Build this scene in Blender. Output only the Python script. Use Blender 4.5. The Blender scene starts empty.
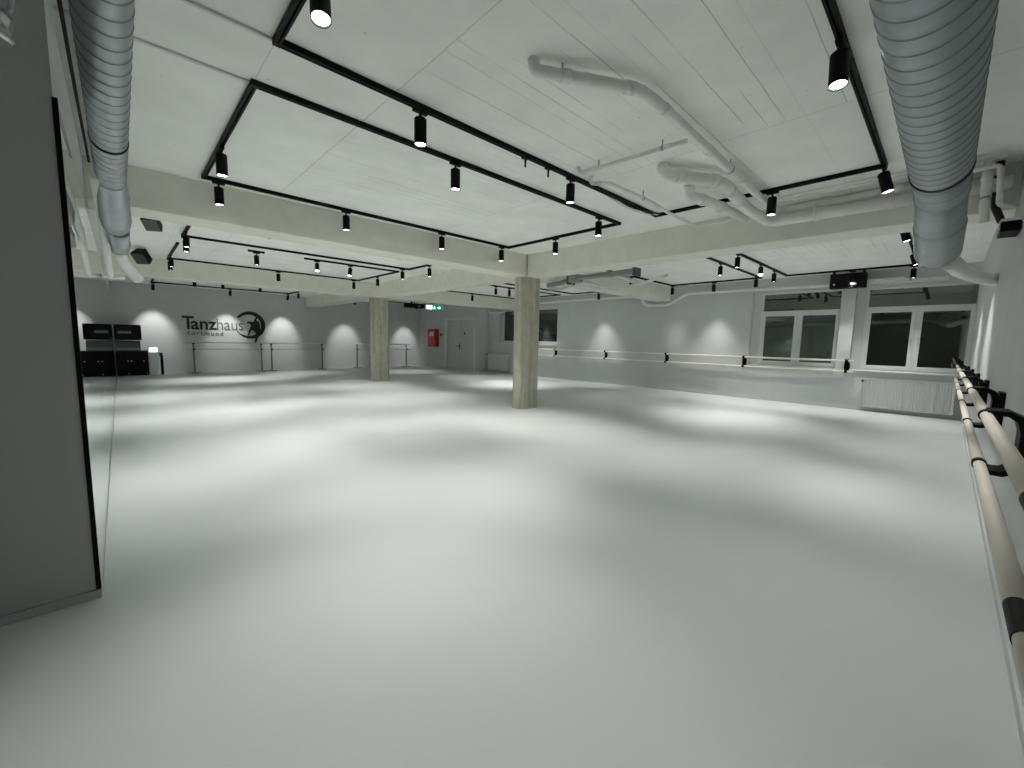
import bpy, bmesh, math, random
from mathutils import Vector, Matrix
random.seed(7)
PI = math.pi
sc = bpy.context.scene
COL = sc.collection

# ------------------------------------------------------------------ helpers
def tag(o, label=None, cat=None, group=None, kind=None):
    if label: o['label'] = label
    if cat: o['category'] = cat
    if group: o['group'] = group
    if kind: o['kind'] = kind
    return o

def thing(name, label, cat, loc=(0, 0, 0), rz=0.0, group=None):
    o = bpy.data.objects.new(name, None)
    o.empty_display_size = 0.1
    COL.objects.link(o)
    o.location = loc
    o.rotation_euler = (0, 0, rz)
    return tag(o, label, cat, group)

class MB:
    """collects primitives into one bmesh, build() links ONE mesh object"""
    def __init__(s):
        s.bm = bmesh.new()
        s.mats = []
    def mi(s, m):
        if m is None: return 0
        if m not in s.mats: s.mats.append(m)
        return s.mats.index(m)
    def box(s, a, b, m=None, rot=None, pivot=None):
        x0, y0, z0 = a; x1, y1, z1 = b
        P = [Vector(p) for p in ((x0,y0,z0),(x1,y0,z0),(x1,y1,z0),(x0,y1,z0),(x0,y0,z1),(x1,y0,z1),(x1,y1,z1),(x0,y1,z1))]
        if rot is not None:
            c = Vector(pivot) if pivot is not None else sum(P, Vector()) / 8
            P = [rot @ (p - c) + c for p in P]
        v = [s.bm.verts.new(p) for p in P]
        k = s.mi(m)
        for f in ((0,3,2,1),(4,5,6,7),(0,1,5,4),(1,2,6,5),(2,3,7,6),(3,0,4,7)):
            fc = s.bm.faces.new([v[i] for i in f]); fc.material_index = k
        return s
    def ring(s, c, t, r, seg, up=None):
        t = t.normalized()
        a = Vector((0, 0, 1)) if abs(t.z) < .9 else Vector((1, 0, 0))
        if up is not None: a = up
        u = t.cross(a).normalized(); w = u.cross(t).normalized()
        return [s.bm.verts.new(c + (u * math.cos(2*PI*i/seg) + w * math.sin(2*PI*i/seg)) * r) for i in range(seg)]
    def tube(s, pts, r, seg=20, m=None, cap=True, smooth=True):
        """swept tube; r a number or list"""
        pts = [Vector(p) for p in pts]
        n = len(pts); rr = r if isinstance(r, (list, tuple)) else [r] * n
        k = s.mi(m); rings = []
        # parallel transport frame
        T = []
        for i in range(n):
            if i == 0: t = pts[1] - pts[0]
            elif i == n-1: t = pts[-1] - pts[-2]
            else: t = (pts[i]-pts[i-1]).normalized() + (pts[i+1]-pts[i]).normalized()
            if t.length < 1e-6: t = T[-1]
            T.append(t.normalized())
        a = Vector((0,0,1)) if abs(T[0].z) < .9 else Vector((1,0,0))
        u = T[0].cross(a).normalized()
        for i in range(n):
            u = (u - T[i] * u.dot(T[i])).normalized()
            w = u.cross(T[i]).normalized()
            rings.append([s.bm.verts.new(pts[i] + (u*math.cos(2*PI*j/seg) + w*math.sin(2*PI*j/seg)) * rr[i]) for j in range(seg)])
        for i in range(n-1):
            for j in range(seg):
                f = s.bm.faces.new((rings[i][j], rings[i][(j+1)%seg], rings[i+1][(j+1)%seg], rings[i+1][j]))
                f.material_index = k; f.smooth = smooth
        if cap:
            f = s.bm.faces.new(rings[0]); f.material_index = k
            f = s.bm.faces.new(list(reversed(rings[-1]))); f.material_index = k
        return s
    def cyl(s, p0, p1, r, seg=24, m=None, cap=True, r1=None):
        return s.tube([p0, p1], [r, r if r1 is None else r1], seg, m, cap)
    def prism(s, pts, d, m=None):
        """polygon pts (3D, coplanar) extruded by vector d"""
        d = Vector(d); k = s.mi(m)
        a = [s.bm.verts.new(Vector(p)) for p in pts]
        b = [s.bm.verts.new(Vector(p) + d) for p in pts]
        n = len(a)
        f = s.bm.faces.new(a); f.material_index = k
        f = s.bm.faces.new(list(reversed(b))); f.material_index = k
        for i in range(n):
            f = s.bm.faces.new((a[i], b[i], b[(i+1)%n], a[(i+1)%n])); f.material_index = k
        return s
    def build(s, name, mat=None, parent=None, bevel=0, kind=None):
        bmesh.ops.recalc_face_normals(s.bm, faces=s.bm.faces[:])
        me = bpy.data.meshes.new(name)
        s.bm.to_mesh(me); s.bm.free()
        if s.mats:
            for m in s.mats: me.materials.append(m)
        if mat is not None and not s.mats: me.materials.append(mat)
        o = bpy.data.objects.new(name, me)
        COL.objects.link(o)
        if parent is not None: o.parent = parent
        if bevel:
            b = o.modifiers.new('bevel', 'BEVEL'); b.width = bevel; b.segments = 2
            b.limit_method = 'ANGLE'; b.angle_limit = math.radians(50)
        if kind: o['kind'] = kind
        return o

def arc_path(pts, rad=.06, n=5):
    """round the corners of a polyline"""
    pts = [Vector(p) for p in pts]
    out = [pts[0]]
    for i in range(1, len(pts)-1):
        a, b, c = pts[i-1], pts[i], pts[i+1]
        d0 = (a-b); d1 = (c-b)
        r = min(rad, d0.length*.45, d1.length*.45)
        p0 = b + d0.normalized()*r; p1 = b + d1.normalized()*r
        for k in range(n+1):
            t = k/n
            out.append(p0*(1-t)**2 + b*2*t*(1-t) + p1*t*t)
    out.append(pts[-1])
    return out

def copy_tree(o, parent=None):
    c = o.copy(); COL.objects.link(c)
    if parent is not None: c.parent = parent
    for ch in list(o.children): copy_tree(ch, c)
    return c

# ------------------------------------------------------------------ materials
def mat(name, col, rough=.6, metal=0.0, spec=.5, emit=None, es=0.0, noise=0.0, nscale=8.0, bump=0.0, bscale=60.0, coat=0):
    m = bpy.data.materials.new(name); m.use_nodes = True
    nt = m.node_tree; b = nt.nodes['Principled BSDF']
    b.inputs['Base Color'].default_value = (*col, 1)
    b.inputs['Roughness'].default_value = rough
    b.inputs['Metallic'].default_value = metal
    b.inputs['Specular IOR Level'].default_value = spec
    if emit:
        b.inputs['Emission Color'].default_value = (*emit, 1)
        b.inputs['Emission Strength'].default_value = es
    if noise or bump:
        tc = nt.nodes.new('ShaderNodeTexCoord')
    if noise:
        n = nt.nodes.new('ShaderNodeTexNoise'); n.inputs['Scale'].default_value = nscale; n.inputs['Detail'].default_value = 6
        nt.links.new(tc.outputs['Object'], n.inputs['Vector'])
        r = nt.nodes.new('ShaderNodeMapRange'); r.inputs['From Min'].default_value = .3; r.inputs['From Max'].default_value = .7
        r.inputs['To Min'].default_value = 1-noise; r.inputs['To Max'].default_value = 1+noise*.5
        nt.links.new(n.outputs['Fac'], r.inputs['Value'])
        v = nt.nodes.new('ShaderNodeVectorMath'); v.operation = 'SCALE'; v.inputs[0].default_value = col
        nt.links.new(r.outputs['Result'], v.inputs['Scale'])
        nt.links.new(v.outputs['Vector'], b.inputs['Base Color'])
    if bump:
        n2 = nt.nodes.new('ShaderNodeTexNoise'); n2.inputs['Scale'].default_value = bscale; n2.inputs['Detail'].default_value = 4
        nt.links.new(tc.outputs['Object'], n2.inputs['Vector'])
        bp = nt.nodes.new('ShaderNodeBump'); bp.inputs['Strength'].default_value = bump; bp.inputs['Distance'].default_value = .004
        nt.links.new(n2.outputs['Fac'], bp.inputs['Height']); nt.links.new(bp.outputs['Normal'], b.inputs['Normal'])
    return m

M = {}
M['floor'] = mat('grey_vinyl', (.62, .65, .645), rough=.36, spec=.35, noise=.03, nscale=1.3)
M['wall'] = mat('grey_wall_paint', (.58, .60, .60), rough=.75, noise=.03, nscale=3, bump=.15, bscale=40)
M['wall_panel'] = mat('grey_panel_paint', (.46, .46, .445), rough=.7, noise=.03, nscale=2)
M['beam'] = mat('painted_beam_concrete', (.80, .79, .71), rough=.8, noise=.06, nscale=5, bump=.3, bscale=25)
M['white_pipe'] = mat('white_painted_pipe', (.82, .82, .79), rough=.5, noise=.05, nscale=9)
M['white_frame'] = mat('white_window_plastic', (.66, .68, .68), rough=.35)
M['white'] = mat('white_lacquer', (.72, .73, .72), rough=.4)
M['radiator'] = mat('radiator_enamel', (.60, .62, .61), rough=.35)
M['black'] = mat('black_powder_coat', (.004, .004, .004), rough=.55, spec=.15)
M['black_matt'] = mat('black_plastic', (.006, .006, .006), rough=.65, spec=.2)
M['rubber'] = mat('black_rubber', (.02, .02, .02), rough=.8)
M['dark_grey'] = mat('dark_grey_plastic', (.10, .10, .10), rough=.6)
M['steel'] = mat('galvanised_steel', (.36, .40, .42), rough=.40, metal=.7, noise=.10, nscale=14, bump=.12, bscale=14)
M['seam'] = mat('duct_seam_shade', (.22, .25, .26), rough=.5, metal=.6)  # same steel as the duct; shade along the fold is put into the colour
M['foil'] = mat('crumpled_foil', (.62, .64, .65), rough=.3, metal=.9, bump=1.0, bscale=30)
M['chrome'] = mat('brushed_aluminium', (.60, .61, .62), rough=.3, metal=.9)
M['mirror'] = mat('mirror_glass', (.86, .90, .88), rough=.0, metal=1.0)
M['red'] = mat('red_enamel', (.42, .015, .02), rough=.4)
M['door'] = mat('grey_door_lacquer', (.56, .58, .57), rough=.5)
M['stand'] = mat('dark_grey_steel', (.20, .205, .21), rough=.4, metal=.5)
M['lens'] = mat('glowing_lamp_lens', (.9, .9, .88), emit=(1, .98, .93), es=9.0)
M['lens_dim'] = mat('lamp_reflector', (.8, .8, .78), rough=.3, emit=(1, .98, .93), es=1.4)
M['blue_glow'] = mat('blue_white_screen', (.6, .8, 1), emit=(.55, .80, 1), es=1.6)
M['exit_white'] = mat('exit_sign_face', (.8, .95, .9), emit=(.75, 1, .88), es=1.6)
M['exit_green'] = mat('exit_sign_green', (.0, .22, .13), emit=(.0, .45, .25), es=.25)
M['logo_black'] = mat('logo_black_vinyl', (.008, .008, .009), rough=.5)
M['logo_grey'] = mat('logo_grey_vinyl', (.13, .14, .14), rough=.5)
M['brown'] = mat('brown_paper', (.25, .17, .1), rough=.8)
M['blind'] = mat('window_blind_slats', (.16, .18, .15), rough=.6)
M['speaker_grill'] = mat('speaker_grill', (.07, .07, .07), rough=.8, bump=.6, bscale=300)
M['pillar_grey'] = mat('reveal_paint', (.36, .38, .38), rough=.75)

def glass():
    m = bpy.data.materials.new('window_glass'); m.use_nodes = True
    nt = m.node_tree; nt.nodes.clear()
    o = nt.nodes.new('ShaderNodeOutputMaterial'); mx = nt.nodes.new('ShaderNodeMixShader')
    fr = nt.nodes.new('ShaderNodeFresnel'); fr.inputs['IOR'].default_value = 2.3
    t = nt.nodes.new('ShaderNodeBsdfTransparent'); t.inputs['Color'].default_value = (.72, .78, .74, 1)
    g = nt.nodes.new('ShaderNodeBsdfGlossy'); g.inputs['Roughness'].default_value = .01; g.inputs['Color'].default_value = (.9, .95, .92, 1)
    nt.links.new(fr.outputs[0], mx.inputs[0]); nt.links.new(t.outputs[0], mx.inputs[1]); nt.links.new(g.outputs[0], mx.inputs[2])
    nt.links.new(mx.outputs[0], o.inputs['Surface'])
    return m
M['glass'] = glass()

def math_node(nt, op, a, b=None, c=None):
    n = nt.nodes.new('ShaderNodeMath'); n.operation = op
    for i, v in enumerate((a, b, c)):
        if v is None: continue
        if isinstance(v, (int, float)): n.inputs[i].default_value = v
        else: nt.links.new(v, n.inputs[i])
    return n.outputs[0]

def slab_material():
    """painted board-marked concrete: joints run along X, a few cross joints, scuffs and holes"""
    m = bpy.data.materials.new('painted_slab_concrete'); m.use_nodes = True
    nt = m.node_tree; b = nt.nodes['Principled BSDF']; b.inputs['Roughness'].default_value = .8
    tc = nt.nodes.new('ShaderNodeTexCoord'); sp = nt.nodes.new('ShaderNodeSeparateXYZ')
    nt.links.new(tc.outputs['Object'], sp.inputs[0]); x, y = sp.outputs['X'], sp.outputs['Y']
    def noise(scale, detail=4, vec=None, dist=0):
        n = nt.nodes.new('ShaderNodeTexNoise'); n.inputs['Scale'].default_value = scale; n.inputs['Detail'].default_value = detail
        n.inputs['Distortion'].default_value = dist
        nt.links.new(vec if vec is not None else tc.outputs['Object'], n.inputs['Vector']); return n.outputs['Fac']
    mp = nt.nodes.new('ShaderNodeMapping'); mp.inputs['Scale'].default_value = (.55, 7.5, 1)
    nt.links.new(tc.outputs['Object'], mp.inputs['Vector'])
    wob = math_node(nt, 'MULTIPLY', math_node(nt, 'SUBTRACT', noise(3), .5), .012)
    def lines(coord, spacing, off, width):
        c = math_node(nt, 'ADD', coord, wob)
        f = math_node(nt, 'FRACT', math_node(nt, 'DIVIDE', math_node(nt, 'SUBTRACT', c, off), spacing))
        d = math_node(nt, 'MULTIPLY', math_node(nt, 'ABSOLUTE', math_node(nt, 'SUBTRACT', f, .5)), spacing)
        d = math_node(nt, 'SUBTRACT', spacing/2, d)    # distance to the joint
        return math_node(nt, 'SUBTRACT', 1, math_node(nt, 'SMOOTH_MIN', math_node(nt, 'DIVIDE', d, width), 1, 0.01))
    def between(c, a, bb):
        return math_node(nt, 'MULTIPLY', math_node(nt, 'GREATER_THAN', c, a), math_node(nt, 'LESS_THAN', c, bb))
    xm = math_node(nt, 'MODULO', math_node(nt, 'ADD', x, 6), 6.0)
    board = between(xm, 1.42, 3.60)
    brk = nt.nodes.new('ShaderNodeMapRange'); brk.inputs['From Min'].default_value = .49; brk.inputs['From Max'].default_value = .58
    nt.links.new(noise(1.0, 3, mp.outputs['Vector']), brk.inputs['Value'])
    l1 = math_node(nt, 'MULTIPLY', math_node(nt, 'MULTIPLY', lines(y, .115, .03, .005), board), brk.outputs[0])
    l2 = math_node(nt, 'MULTIPLY', lines(y, .575, .26, .006), .75)
    inv = math_node(nt, 'GREATER_THAN', xm, 1.42)
    l2 = math_node(nt, 'MULTIPLY', math_node(nt, 'MULTIPLY', l2, inv), math_node(nt, 'ADD', math_node(nt, 'MULTIPLY', brk.outputs[0], .7), .3))
    l3 = math_node(nt, 'MULTIPLY', lines(xm, 2.18, 1.42, .006), .8)
    l4 = math_node(nt, 'MULTIPLY', math_node(nt, 'SUBTRACT', 1, math_node(nt, 'MINIMUM', math_node(nt, 'DIVIDE', math_node(nt, 'ABSOLUTE', math_node(nt, 'SUBTRACT', xm, .72)), .005), 1)), .6)
    L = math_node(nt, 'MAXIMUM', math_node(nt, 'MAXIMUM', l1, l2), math_node(nt, 'MAXIMUM', l3, l4))
    # pocks
    vo = nt.nodes.new('ShaderNodeTexVoronoi'); vo.inputs['Scale'].default_value = 4.6
    nt.links.new(tc.outputs['Object'], vo.inputs['Vector'])
    pock = math_node(nt, 'LESS_THAN', vo.outputs['Distance'], .045)
    L = math_node(nt, 'MAXIMUM', L, math_node(nt, 'MULTIPLY', pock, .5))
    L = math_node(nt, 'MINIMUM', math_node(nt, 'MULTIPLY', L, .62), 1)
    n1 = nt.nodes.new('ShaderNodeMapRange'); n1.inputs['From Min'].default_value = .3; n1.inputs['From Max'].default_value = .7
    n1.inputs['To Min'].default_value = .93; n1.inputs['To Max'].default_value = 1.03
    nt.links.new(noise(2.5, 6), n1.inputs['Value'])
    mix = nt.nodes.new('ShaderNodeMix'); mix.data_type = 'RGBA'
    mix.inputs['A'].default_value = (.91, .93, .89, 1); mix.inputs['B'].default_value = (.30, .30, .26, 1)
    nt.links.new(L, mix.inputs['Factor'])
    v = nt.nodes.new('ShaderNodeVectorMath'); v.operation = 'SCALE'
    nt.links.new(mix.outputs['Result'], v.inputs[0]); nt.links.new(n1.outputs[0], v.inputs['Scale'])
    nt.links.new(v.outputs[0], b.inputs['Base Color'])
    bp = nt.nodes.new('ShaderNodeBump'); bp.inputs['Strength'].default_value = .5; bp.inputs['Distance'].default_value = .006
    h = math_node(nt, 'SUBTRACT', math_node(nt, 'MULTIPLY', noise(18, 5), .35), L)
    nt.links.new(h, bp.inputs['Height']); nt.links.new(bp.outputs[0], b.inputs['Normal'])
    return m
M['slab'] = slab_material()

def streak_material(name, c0, c1, axis='Z', sc_=(22, 22, .8), rough=.85, bump=.4):
    m = bpy.data.materials.new(name); m.use_nodes = True
    nt = m.node_tree; b = nt.nodes['Principled BSDF']; b.inputs['Roughness'].default_value = rough
    tc = nt.nodes.new('ShaderNodeTexCoord'); mp = nt.nodes.new('ShaderNodeMapping'); mp.inputs['Scale'].default_value = sc_
    nt.links.new(tc.outputs['Object'], mp.inputs[0])
    n = nt.nodes.new('ShaderNodeTexNoise'); n.inputs['Scale'].default_value = 1; n.inputs['Detail'].default_value = 6
    nt.links.new(mp.outputs[0], n.inputs['Vector'])
    n3 = nt.nodes.new('ShaderNodeTexNoise'); n3.inputs['Scale'].default_value = 5; n3.inputs['Detail'].default_value = 8
    nt.links.new(tc.outputs['Object'], n3.inputs['Vector'])
    a = math_node(nt, 'ADD', math_node(nt, 'MULTIPLY', n.outputs['Fac'], .65), math_node(nt, 'MULTIPLY', n3.outputs['Fac'], .35))
    r = nt.nodes.new('ShaderNodeMapRange'); r.inputs['From Min'].default_value = .36; r.inputs['From Max'].default_value = .64
    nt.links.new(a, r.inputs[0])
    mix = nt.nodes.new('ShaderNodeMix'); mix.data_type = 'RGBA'
    mix.inputs['A'].default_value = (*c0, 1); mix.inputs['B'].default_value = (*c1, 1)
    nt.links.new(r.outputs[0], mix.inputs['Factor']); nt.links.new(mix.outputs['Result'], b.inputs['Base Color'])
    bp = nt.nodes.new('ShaderNodeBump'); bp.inputs['Strength'].default_value = bump; bp.inputs['Distance'].default_value = .004
    nt.links.new(a, bp.inputs['Height']); nt.links.new(bp.outputs[0], b.inputs['Normal'])
    return m
M['column'] = streak_material('raw_column_concrete', (.34, .32, .26), (.56, .54, .455), sc_=(9, 9, .7), bump=.25)
M['wood_x'] = streak_material('pale_beech_wood', (.80, .72, .61), (.89, .83, .74), sc_=(1.5, 60, 60), rough=.6, bump=.1)
M['wood_y'] = streak_material('pale_beech_wood_rail', (.80, .72, .61), (.89, .83, .74), sc_=(60, 1.5, 60), rough=.6, bump=.1)

# ------------------------------------------------------------------ dimensions (metres; camera stands at 0,0)
XM = -.146; YM = 2.884          # mirror face, near end of the mirror partition
YR = -.31; W = 11.6; YL = 18.46; ZS = 2.97; ZB = 2.572
BX0, BX1 = 5.68, 6.12; BY0, BY1 = 5.62, 6.06; CY0, CY1 = 12.02, 12.46
XD = 11.04; YD = 13.73          # projecting door wall
XS = -3.2                       # far side of the recess left of the camera

def struct(name, mb, m, **k): return mb.build(name, m, kind='structure', **k)

struct('floor', MB().box((XS, YR-.2, -.1), (W+.3, YL+.2, 0)), M['floor'])
struct('ceiling', MB().box((XS, YR-.2, ZS), (W+.3, YL+.2, ZS+.2)), M['slab'])
struct('wall_right', MB().box((XS, YR-.2, 0), (W, YR, ZS)), M['wall'])
struct('wall_side', MB().box((XS-.2, YR-.2, 0), (XS, YM, ZS)), M['wall_panel'])
struct('wall_left', MB().box((XS, YM, 0), (XM-.014, YM+.2, ZS)).box((XM-.2, YM+.2, 0), (XM-.014, YL, ZS)), M['wall'])
struct('wall_panel_front', MB().box((XS, YM-.006, .04), (XM-.012, YM, ZS)), M['wall_panel'])
struct('baseboard_left', MB().box((XS, YM-.022, 0), (XM+.004, YM-.006, .045)), M['chrome'], bevel=.002)
struct('wall_back', MB().box((XM-.2, YL, 0), (XD, YL+.2, ZS)), M['wall'])
struct('wall_door_side', MB().box((XD, YD, 0), (W+.3, 14.0, ZS)).box((XD, 16.15, 0), (W+.3, YL+.2, ZS)).box((XD, 14.0, 2.25), (W+.3, 16.15, ZS))
       .box((XD+.25, 14.0, 0), (W+.3, 16.15, 2.25)), M['wall'])
# window wall with three openings: (y0,y1,z0,z1)
OPEN = [(-.30, 1.46, .86, 2.64), (1.70, 3.48, .86, 2.66), (9.86, 13.04, 1.22, 2.66)]
wb = MB()
ys = [YR-.2]
for (a, b_, z0, z1) in OPEN:
    wb.box((W, ys[-1], 0), (W+.3, a, ZS)); wb.box((W, a, 0), (W+.3, b_, z0)); wb.box((W, a, z1), (W+.3, b_, ZS)); ys.append(b_)
wb.box((W, ys[-1], 0), (W+.3, YD, ZS))
wb.box((W+.15, 1.30, .86), (W+.3, 1.46, 2.64)).box((W+.15, 3.31, .86), (W+.3, 3.48, 2.66))
struct('wall_window_side', wb, M['wall'])
# small skirting at the foot of the window wall and the back wall
struct('baseboard_window_side', MB().box((W-.012, YR, 0), (W, YD, .05)), M['wall'])
struct('baseboard_back', MB().box((XM, YL-.012, 0), (XD, YL, .05)), M['wall'])
struct('baseboard_right', MB().box((XS, YR, 0), (W, YR+.012, .05)), M['wall'])
# beams
struct('ceiling_beam', MB().box((BX0, YR, ZB), (BX1, YL, ZS)), M['beam'], bevel=.012)
for (a, b_) in ((BY0, BY1), (CY0, CY1)):
    struct('ceiling_beam', MB().box((XM-.014, a, ZB+.002), (BX0, b_, ZS)), M['beam'], bevel=.012)
    struct('ceiling_beam', MB().box((BX1, a, ZB+.002), (W, b_, ZS)), M['beam'], bevel=.012)
struct('trim_1', MB().box((XM-.016, YM-.010, .045), (XM+.003, YM+.006, 2.40)), M['black'])   # black edge of the mirror

# columns
def column(x0, y0, x1, y1, ch, label):
    t = thing('concrete_column', label, 'column', ((x0+x1)/2, (y0+y1)/2, 0), 0, 'raw concrete columns')
    cx, cy = (x0+x1)/2, (y0+y1)/2; a, b_ = (x1-x0)/2, (y1-y0)/2
    g = .014
    pts = [(-a, -b_+ch), (-a+ch, -b_)]
    # recessed joint on the chamfer
    pts = [(-a, -b_+ch), (-a+ch*.42, -b_+ch*.58), (-a+ch*.42+g, -b_+ch*.58+g), (-a+ch*.58+g, -b_+ch*.42+g), (-a+ch*.58, -b_+ch*.42), (-a+ch, -b_),
           (a-ch, -b_), (a, -b_+ch), (a, b_-ch), (a-ch, b_), (-a+ch, b_), (-a, b_-ch)]
    MB().prism([(p[0], p[1], 0) for p in pts], (0, 0, ZB)).build('shaft', M['column'], t, bevel=.004)
    return t
column(5.655, 5.66, 6.175, 5.995, .075, 'bare concrete column in the middle of the room, the nearer and wider one')
column(5.655, 12.16, 6.18, 12.46, .05, 'bare concrete column farther back, in front of the logo wall barres')

o = MB().tube([(5.664, 5.606, 2.965), (5.664, 5.606, 2.60), (5.672, 5.672, 2.53), (5.672, 5.672, .55)], .009, 8).build('corner_cable', M['column'])
tag(o, 'thin cable running down the near corner of the middle column', 'cable')

# ------------------------------------------------------------------ mirror panels
edges = [YM, 4.95, 6.95, 8.95, 10.95, 12.95, 14.95, 16.95, YL]
wm = thing('wall_mirror', 'tall wall mirror of butted panels covering the whole left wall', 'mirror', (XM, (YM+YL)/2, 0))
for i in range(len(edges)-1):
    m0 = (YM+YL)/2
    MB().box((-.010, edges[i]+.003-m0, .03), (0, edges[i+1]-.003-m0, 2.395)).build('mirror_panel', M['mirror'], wm)
MB().box((-.012, YM+.01-(YM+YL)/2, .0), (.004, (YL-YM)/2, .03)).build('foot_rail', M['chrome'], wm)

# ------------------------------------------------------------------ lighting tracks
TZ0, TZ1 = 2.934, 2.97
def track(label, segs, joints=()):
    """segs: list of ((x0,y0),(x1,y1)) axis aligned"""
    cx = sum(s[0][0]+s[1][0] for s in segs)/len(segs)/2; cy = sum(s[0][1]+s[1][1] for s in segs)/len(segs)/2
    t = thing('lighting_track', label, 'light track', (cx, cy, TZ1), 0, 'black ceiling light tracks')
    h = .018
    for i, ((x0, y0), (x1, y1)) in enumerate(segs):
        e = .0005*i
        if abs(x1-x0) > abs(y1-y0):
            a, b_ = (min(x0, x1)+h, y0-h), (max(x0, x1)-h, y0+h)
            lo, hi = (a[0]-cx, a[1]-cy), (b_[0]-cx, b_[1]-cy)
            mb = MB().box((lo[0], lo[1], TZ0-TZ1), (hi[0], lo[1]+.013, 0)).box((lo[0], hi[1]-.013, TZ0-TZ1), (hi[0], hi[1], 0)).box((lo[0], lo[1]+.013, -.018), (hi[0], hi[1]-.013, 0))
        else:
            a, b_ = (x0-h, min(y0, y1)+h), (x0+h, max(y0, y1)-h)
            lo, hi = (a[0]-cx, a[1]-cy), (b_[0]-cx, b_[1]-cy)
            mb = MB().box((lo[0], lo[1], TZ0-TZ1), (lo[0]+.013, hi[1], 0)).box((hi[0]-.013, lo[1], TZ0-TZ1), (hi[0], hi[1], 0)).box((lo[0]+.013, lo[1], -.018), (hi[0]-.013, hi[1], 0))
        mb.build('rail', M['black'], t)
    pts = set()
    for s_ in segs:
        for p in s_: pts.add(p)
    for p in sorted(pts):
        MB().box((p[0]-cx-h-.001, p[1]-cy-h-.001, TZ0-TZ1-.001), (p[0]-cx+h+.001, p[1]-cy+h+.001, 0)).build('corner_connector', M['black'], t)
    for (x, y) in joints:
        MB().box((x-cx-.03, y-cy-.02, TZ0-TZ1-.012), (x-cx+.03, y-cy+.02, TZ0-TZ1)).box((x-cx-.006, y-cy-.006, TZ0-TZ1-.08), (x-cx+.006, y-cy+.006, TZ0-TZ1-.012)).build('power_connector', M['black'], t)
    return t
def loop(x0, y0, x1, y1): return [((x0, y0), (x1, y0)), ((x1, y0), (x1, y1)), ((x1, y1), (x0, y1)), ((x0, y1), (x0, y0))]
XA, XB, X3, XC = .717, 4.99, 6.9, 11.15
Y1, Y2, Y3, Y4 = .5265, 2.675, 3.206, 5.395
track('nearest black rectangular track, cut off by the top of the picture', loop(XA, Y1, XB, Y2), joints=((2.65, Y2), (2.95, Y2)))
track('black rectangular track just in front of the long ceiling beam', loop(XA, Y3, XB, Y4))
track('black rectangular track beyond the cross beam, left of the windows', loop(X3, Y3, XC, Y4))
track('black rectangular track above the windows, end hidden by the big duct', loop(X3, Y1, XC, Y2))
track('black track directly behind the long beam, left half of the room', loop(.842, 6.66, XB, 8.81))
track('black track in front of the rear beam, left half of the room',
      [((2.88, 9.32), (XB, 9.32)), ((XB, 9.32), (XB, 11.62)), ((XB, 11.62), (.842, 11.62)), ((.842, 11.62), (.842, 9.6))])
track('short black track piece carrying one spotlight behind the long beam', [((1.88, 9.32), (2.12, 9.32))])
track('black track behind the middle column, near the window wall pipe', loop(X3, 6.66, XC, 8.81))
track('black track in the rear right bay, seen left and right of the middle column', loop(X3+.6, 9.40, XC, 11.62))
track('rearmost black track, running along the logo wall on the left', loop(XA+.1, 15.0, 4.77, 17.45))
track('rearmost black track right of the rear column, in front of the door', loop(X3, 15.0, XD-.5, 17.2))

# ------------------------------------------------------------------ spotlights
def make_spot():
    t = thing('track_spotlight', '', 'spotlight', (0, 0, TZ0))
    MB().box((-.055, -.017, -.022), (.055, .017, 0)).build('track_adapter', M['black'], t, bevel=.002)
    MB().cyl((0, 0, -.022), (0, 0, -.052), .010, 12).box((-.014, -.020, -.062), (.014, .020, -.050)).build('stem', M['black'], t)
    h = MB(); seg = 28
    prof = [(.0, -.055), (.036, -.055), (.0425, -.062), (.0425, -.232), (.0385, -.232), (.036, -.205), (.0, -.205)]
    rings = []
    for (r, z) in prof:
        if r == 0: rings.append([h.bm.verts.new((0, 0, z))])
        else: rings.append([h.bm.verts.new((r*math.cos(2*PI*i/seg), r*math.sin(2*PI*i/seg), z)) for i in range(seg)])
    for a, b_ in zip(rings[:-1], rings[1:]):
        for i in range(seg):
            j = (i+1) % seg
            if len(a) == 1: f = h.bm.faces.new((a[0], b_[i], b_[j]))
            elif len(b_) == 1: f = h.bm.faces.new((a[i], a[j], b_[0]))
            else: f = h.bm.faces.new((a[i], a[j], b_[j], b_[i]))
            f.smooth = True
    ho = h.build('housing', M['black'], t)
    md = ho.modifiers.new('e', 'EDGE_SPLIT'); md.split_angle = math.radians(40)
    ln = MB().cyl((0, 0, -.2065), (0, 0, -.2245), .0345, 24, r1=.0365).build('lens', M['lens'], ho)
    return t, ho
spot0, _ = make_spot()
LD = {}
def light_data(kind):
    if kind in LD: return LD[kind]
    e, ang, bl = {'mid': (44, 80, 1.0), 'std': (68, 71, 1.0), 'wall': (60, 52, .85), 'low': (24, 69, 1.0), 'ceil': (62, 84, 1.0)}[kind]
    d = bpy.data.lights.new('spot_beam', 'SPOT'); d.energy = e; d.spot_size = math.radians(ang); d.spot_blend = bl
    d.shadow_soft_size = .033; d.color = (1.0, .985, .95)
    LD[kind] = d
    return d
first = True
GRP = 'black cylinder spotlights on the ceiling tracks'
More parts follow.
